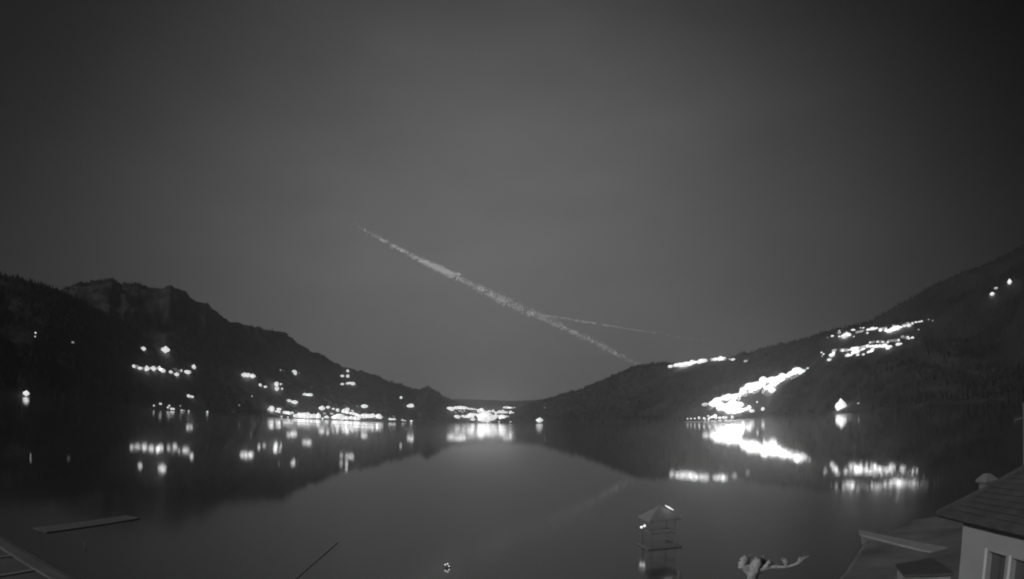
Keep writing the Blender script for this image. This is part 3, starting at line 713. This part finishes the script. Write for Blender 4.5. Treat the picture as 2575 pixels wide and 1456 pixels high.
# floating boom at the bottom
A, B_ = at_z(735, 1462, .05), at_z(850, 1363, .05)
d = (B_ - A); L = d.length; d.normalize()
bo = empty('floating_boom', (A.x, A.y, 0)); props(bo, 'dark floating boom lying on the water at bottom left of centre', 'boom')
nn = 10
for k in range(nn):
    mb = MB(); mb.tube([d * (L * (k + .02) / nn), d * (L * (k + .1) / nn), d * (L * (k + .9) / nn), d * (L * (k + .98) / nn)], [.03, .07, .07, .03], 8); mb.obj('float', M_boom, bo, smooth=True)

# ------------------------------------------------------------------ flat roof with pale edging at the lower left
Z0 = 7.6
def Rz(x, y, z=Z0): return at_z(x, y, z)
o0 = Rz(-40, 1420); o0.z = 0.6
fr = empty('flat_roofed_building', o0); props(fr, 'flat roofed building with pale metal edging at the lower left corner', 'building')
# outer edge runs from upper left to lower right; inner edge parallel
edge = [(-260, 1210), (-60, 1318), (0, 1354), (60, 1390), (120, 1425), (178, 1458), (230, 1488), (300, 1530)]
inner = [(-300, 1310), (-100, 1352), (0, 1392), (28, 1396), (75, 1425), (105, 1440), (142, 1458), (230, 1540)]
oe = [Rz(*p) for p in edge]; ie = [Rz(*p) for p in inner]
A_, B2 = oe[2], oe[5]; ed = (B2 - A_); ed.z = 0; ed.normalize(); en = Vector((ed.y, -ed.x, 0))
if en.dot(A_) > 0: en = -en
E_a, E_b = A_ - ed * 9, B2 + ed * 6
def F(p, z): return Vector((p.x, p.y, z)) - o0
mb = MB(); mb.prism([F(E_a, .6), F(E_b, .6), F(E_b + en * 10, .6), F(E_a + en * 10, .6)], [F(E_a, Z0 - .25), F(E_b, Z0 - .25), F(E_b + en * 10, Z0 - .25), F(E_a + en * 10, Z0 - .25)])
mb.obj('wall', M_felt, fr)
mb = MB(); mb.prism([F(E_a - en * .2, Z0 - .247), F(E_b - en * .2, Z0 - .247), F(E_b + en * 10, Z0 - .247), F(E_a + en * 10, Z0 - .247)],
                    [F(E_a - en * .2, Z0 - .02), F(E_b - en * .2, Z0 - .02), F(E_b + en * 10, Z0 - .02), F(E_a + en * 10, Z0 - .02)]); mb.obj('roof', M_felt, fr)
cw = (Rz(78, 1427) - A_).dot(en)
mb = MB(); mb.box(F(E_a, Z0 - .018), ed * (E_b - E_a).length, en * (cw * .82), (0, 0, .02)); mb.obj('edging', M_edge, fr)
mb = MB(); mb.box(F(E_a + en * (cw * .82), Z0 - .018), ed * (E_b - E_a).length, en * (cw * .18), (0, 0, .035)); mb.obj('kerb', M_grey, fr)
for (x0, y0), (x1, y1) in (((26, 1391), (-80, 1399)), ((78, 1426), (-60, 1448))):
    a, b2 = Rz(x0, y0, Z0 + .05), Rz(x1, y1, Z0 + .05); dd = (b2 - a); a = a - dd.normalized() * .1; dd = b2 - a
    sd_ = Vector((-dd.y, dd.x, 0)).normalized() * .14
    mb = MB(); mb.box(F(a, Z0 - .017), dd * 3, sd_, (0, 0, .018)); mb.obj('batten', M_grey, fr)

# ------------------------------------------------------------------ vapour trails high over the valley
HT = 2600.0
def trail(name, path, label, seed, grain, count):
    rnd = random.Random(seed); V, Fc = [], []
    # path: x, y, halfwidth(px), density
    seg = []
    for (a, b2) in zip(path, path[1:]):
        ln = math.hypot(b2[0] - a[0], b2[1] - a[1]); seg.append((ln * (a[2] * a[3] + b2[2] * b2[3]), a, b2))
    tot_ = sum(s_[0] for s_ in seg)
    for wgt, a, b2 in seg:
        for _ in range(int(count * wgt / tot_)):
            f_ = rnd.random()
            if rnd.random() > ((a[3] * (1 - f_) + b2[3] * f_) / max(a[3], b2[3])): continue
            x = a[0] + (b2[0] - a[0]) * f_; y = a[1] + (b2[1] - a[1]) * f_; hw_ = a[2] * (1 - f_) + b2[2] * f_
            c0 = at_z(x, y, HT); dist = (c0 - CAM).length; px = dist / FPX
            g_ = rnd.gauss(0, .58)
            if abs(g_) > 1.5: continue
            ang = rnd.uniform(0, 2 * math.pi)
            vn = noise.noise(Vector((x * .06, y * .06, seed))) 
            if rnd.random() < .40 - vn * 1.0: continue
            nm_ = (mdir - (c0 - CAM).normalized()).normalized()          # crystal sheet turned between key light and camera so it looks bright
            td_ = (at_z(b2[0], b2[1], HT) - at_z(a[0], a[1], HT)).normalized(); ac_ = nm_.cross(td_).normalized()
            c_ = c0 + ac_ * (g_ * hw_ * px) + nm_ * (rnd.gauss(0, .02) * hw_ * px); s_ = grain * px * rnd.uniform(.5, 1.2)
            nn_ = (mdir - (c_ - CAM).normalized()).normalized() + Vector((rnd.gauss(0, .1), rnd.gauss(0, .1), rnd.gauss(0, .1)))
            q_ = nn_.normalized().to_track_quat('Z', 'Y').to_matrix() @ Matrix.Rotation(rnd.uniform(0, 6), 3, 'Z') @ Matrix.Diagonal((1, 1, .10))
            k_ = len(V)
            for v_ in ((1, 1, 1), (1, -1, -1), (-1, 1, -1), (-1, -1, 1)): V.append(c_ + q_ @ (Vector(v_) * s_ * .6))
            Fc.extend([(k_, k_+1, k_+2), (k_, k_+3, k_+1), (k_, k_+2, k_+3), (k_+1, k_+3, k_+2)])
    o = mesh_obj(name, V, Fc, M_ice); props(o, label, 'vapour trail'); return o
trail('vapour_trail', [(890, 562, 3, .02), (915, 577, 4, .06), (955, 600, 5, .16), (1000, 624, 6.5, .30), (1060, 655, 8, .42), (1110, 678, 10.5, .9), (1149, 695, 12, 1.25), (1152, 698, 7, .14),
       (1200, 722, 9, .17), (1260, 752, 12, .18), (1330, 785, 11, .19), (1360, 798, 9, .2), (1420, 825, 8, .13), (1480, 852, 8, .13), (1540, 885, 7, .12), (1590, 910, 7, .14), (1650, 940, 6, .12)],
      'long pale vapour trail slanting down across the sky over the valley', 1, 1.05, 9000)
trail('vapour_trail', [(1340, 791, 4, .25), (1380, 797, 4.5, .6), (1450, 806, 3.5, .5), (1500, 814, 3, .2), (1600, 830, 2.5, .10), (1700, 846, 2, .04), (1790, 858, 2, .02)],
      'short thin vapour trail branching off to the right from the long one', 2, 1.0, 1700)

# ------------------------------------------------------------------ haze
hz = bpy.data.materials.new('night haze'); hz.use_nodes = True; t = hz.node_tree; t.nodes.remove(t.nodes['Principled BSDF'])
pv = t.nodes.new('ShaderNodeVolumePrincipled'); pv.inputs['Color'].default_value = (.9, .9, .9, 1); pv.inputs['Density'].default_value = 5.5e-5
pv.inputs['Anisotropy'].default_value = 0.88
t.links.new(pv.outputs[0], t.nodes['Material Output'].inputs['Volume'])
mb = MB(); mb.box((-12000, -1500, -5), (24000, 0, 0), (0, 15200, 0), (0, 0, 1205)); hb = mb.obj('haze', hz); props(hb, kind='stuff')
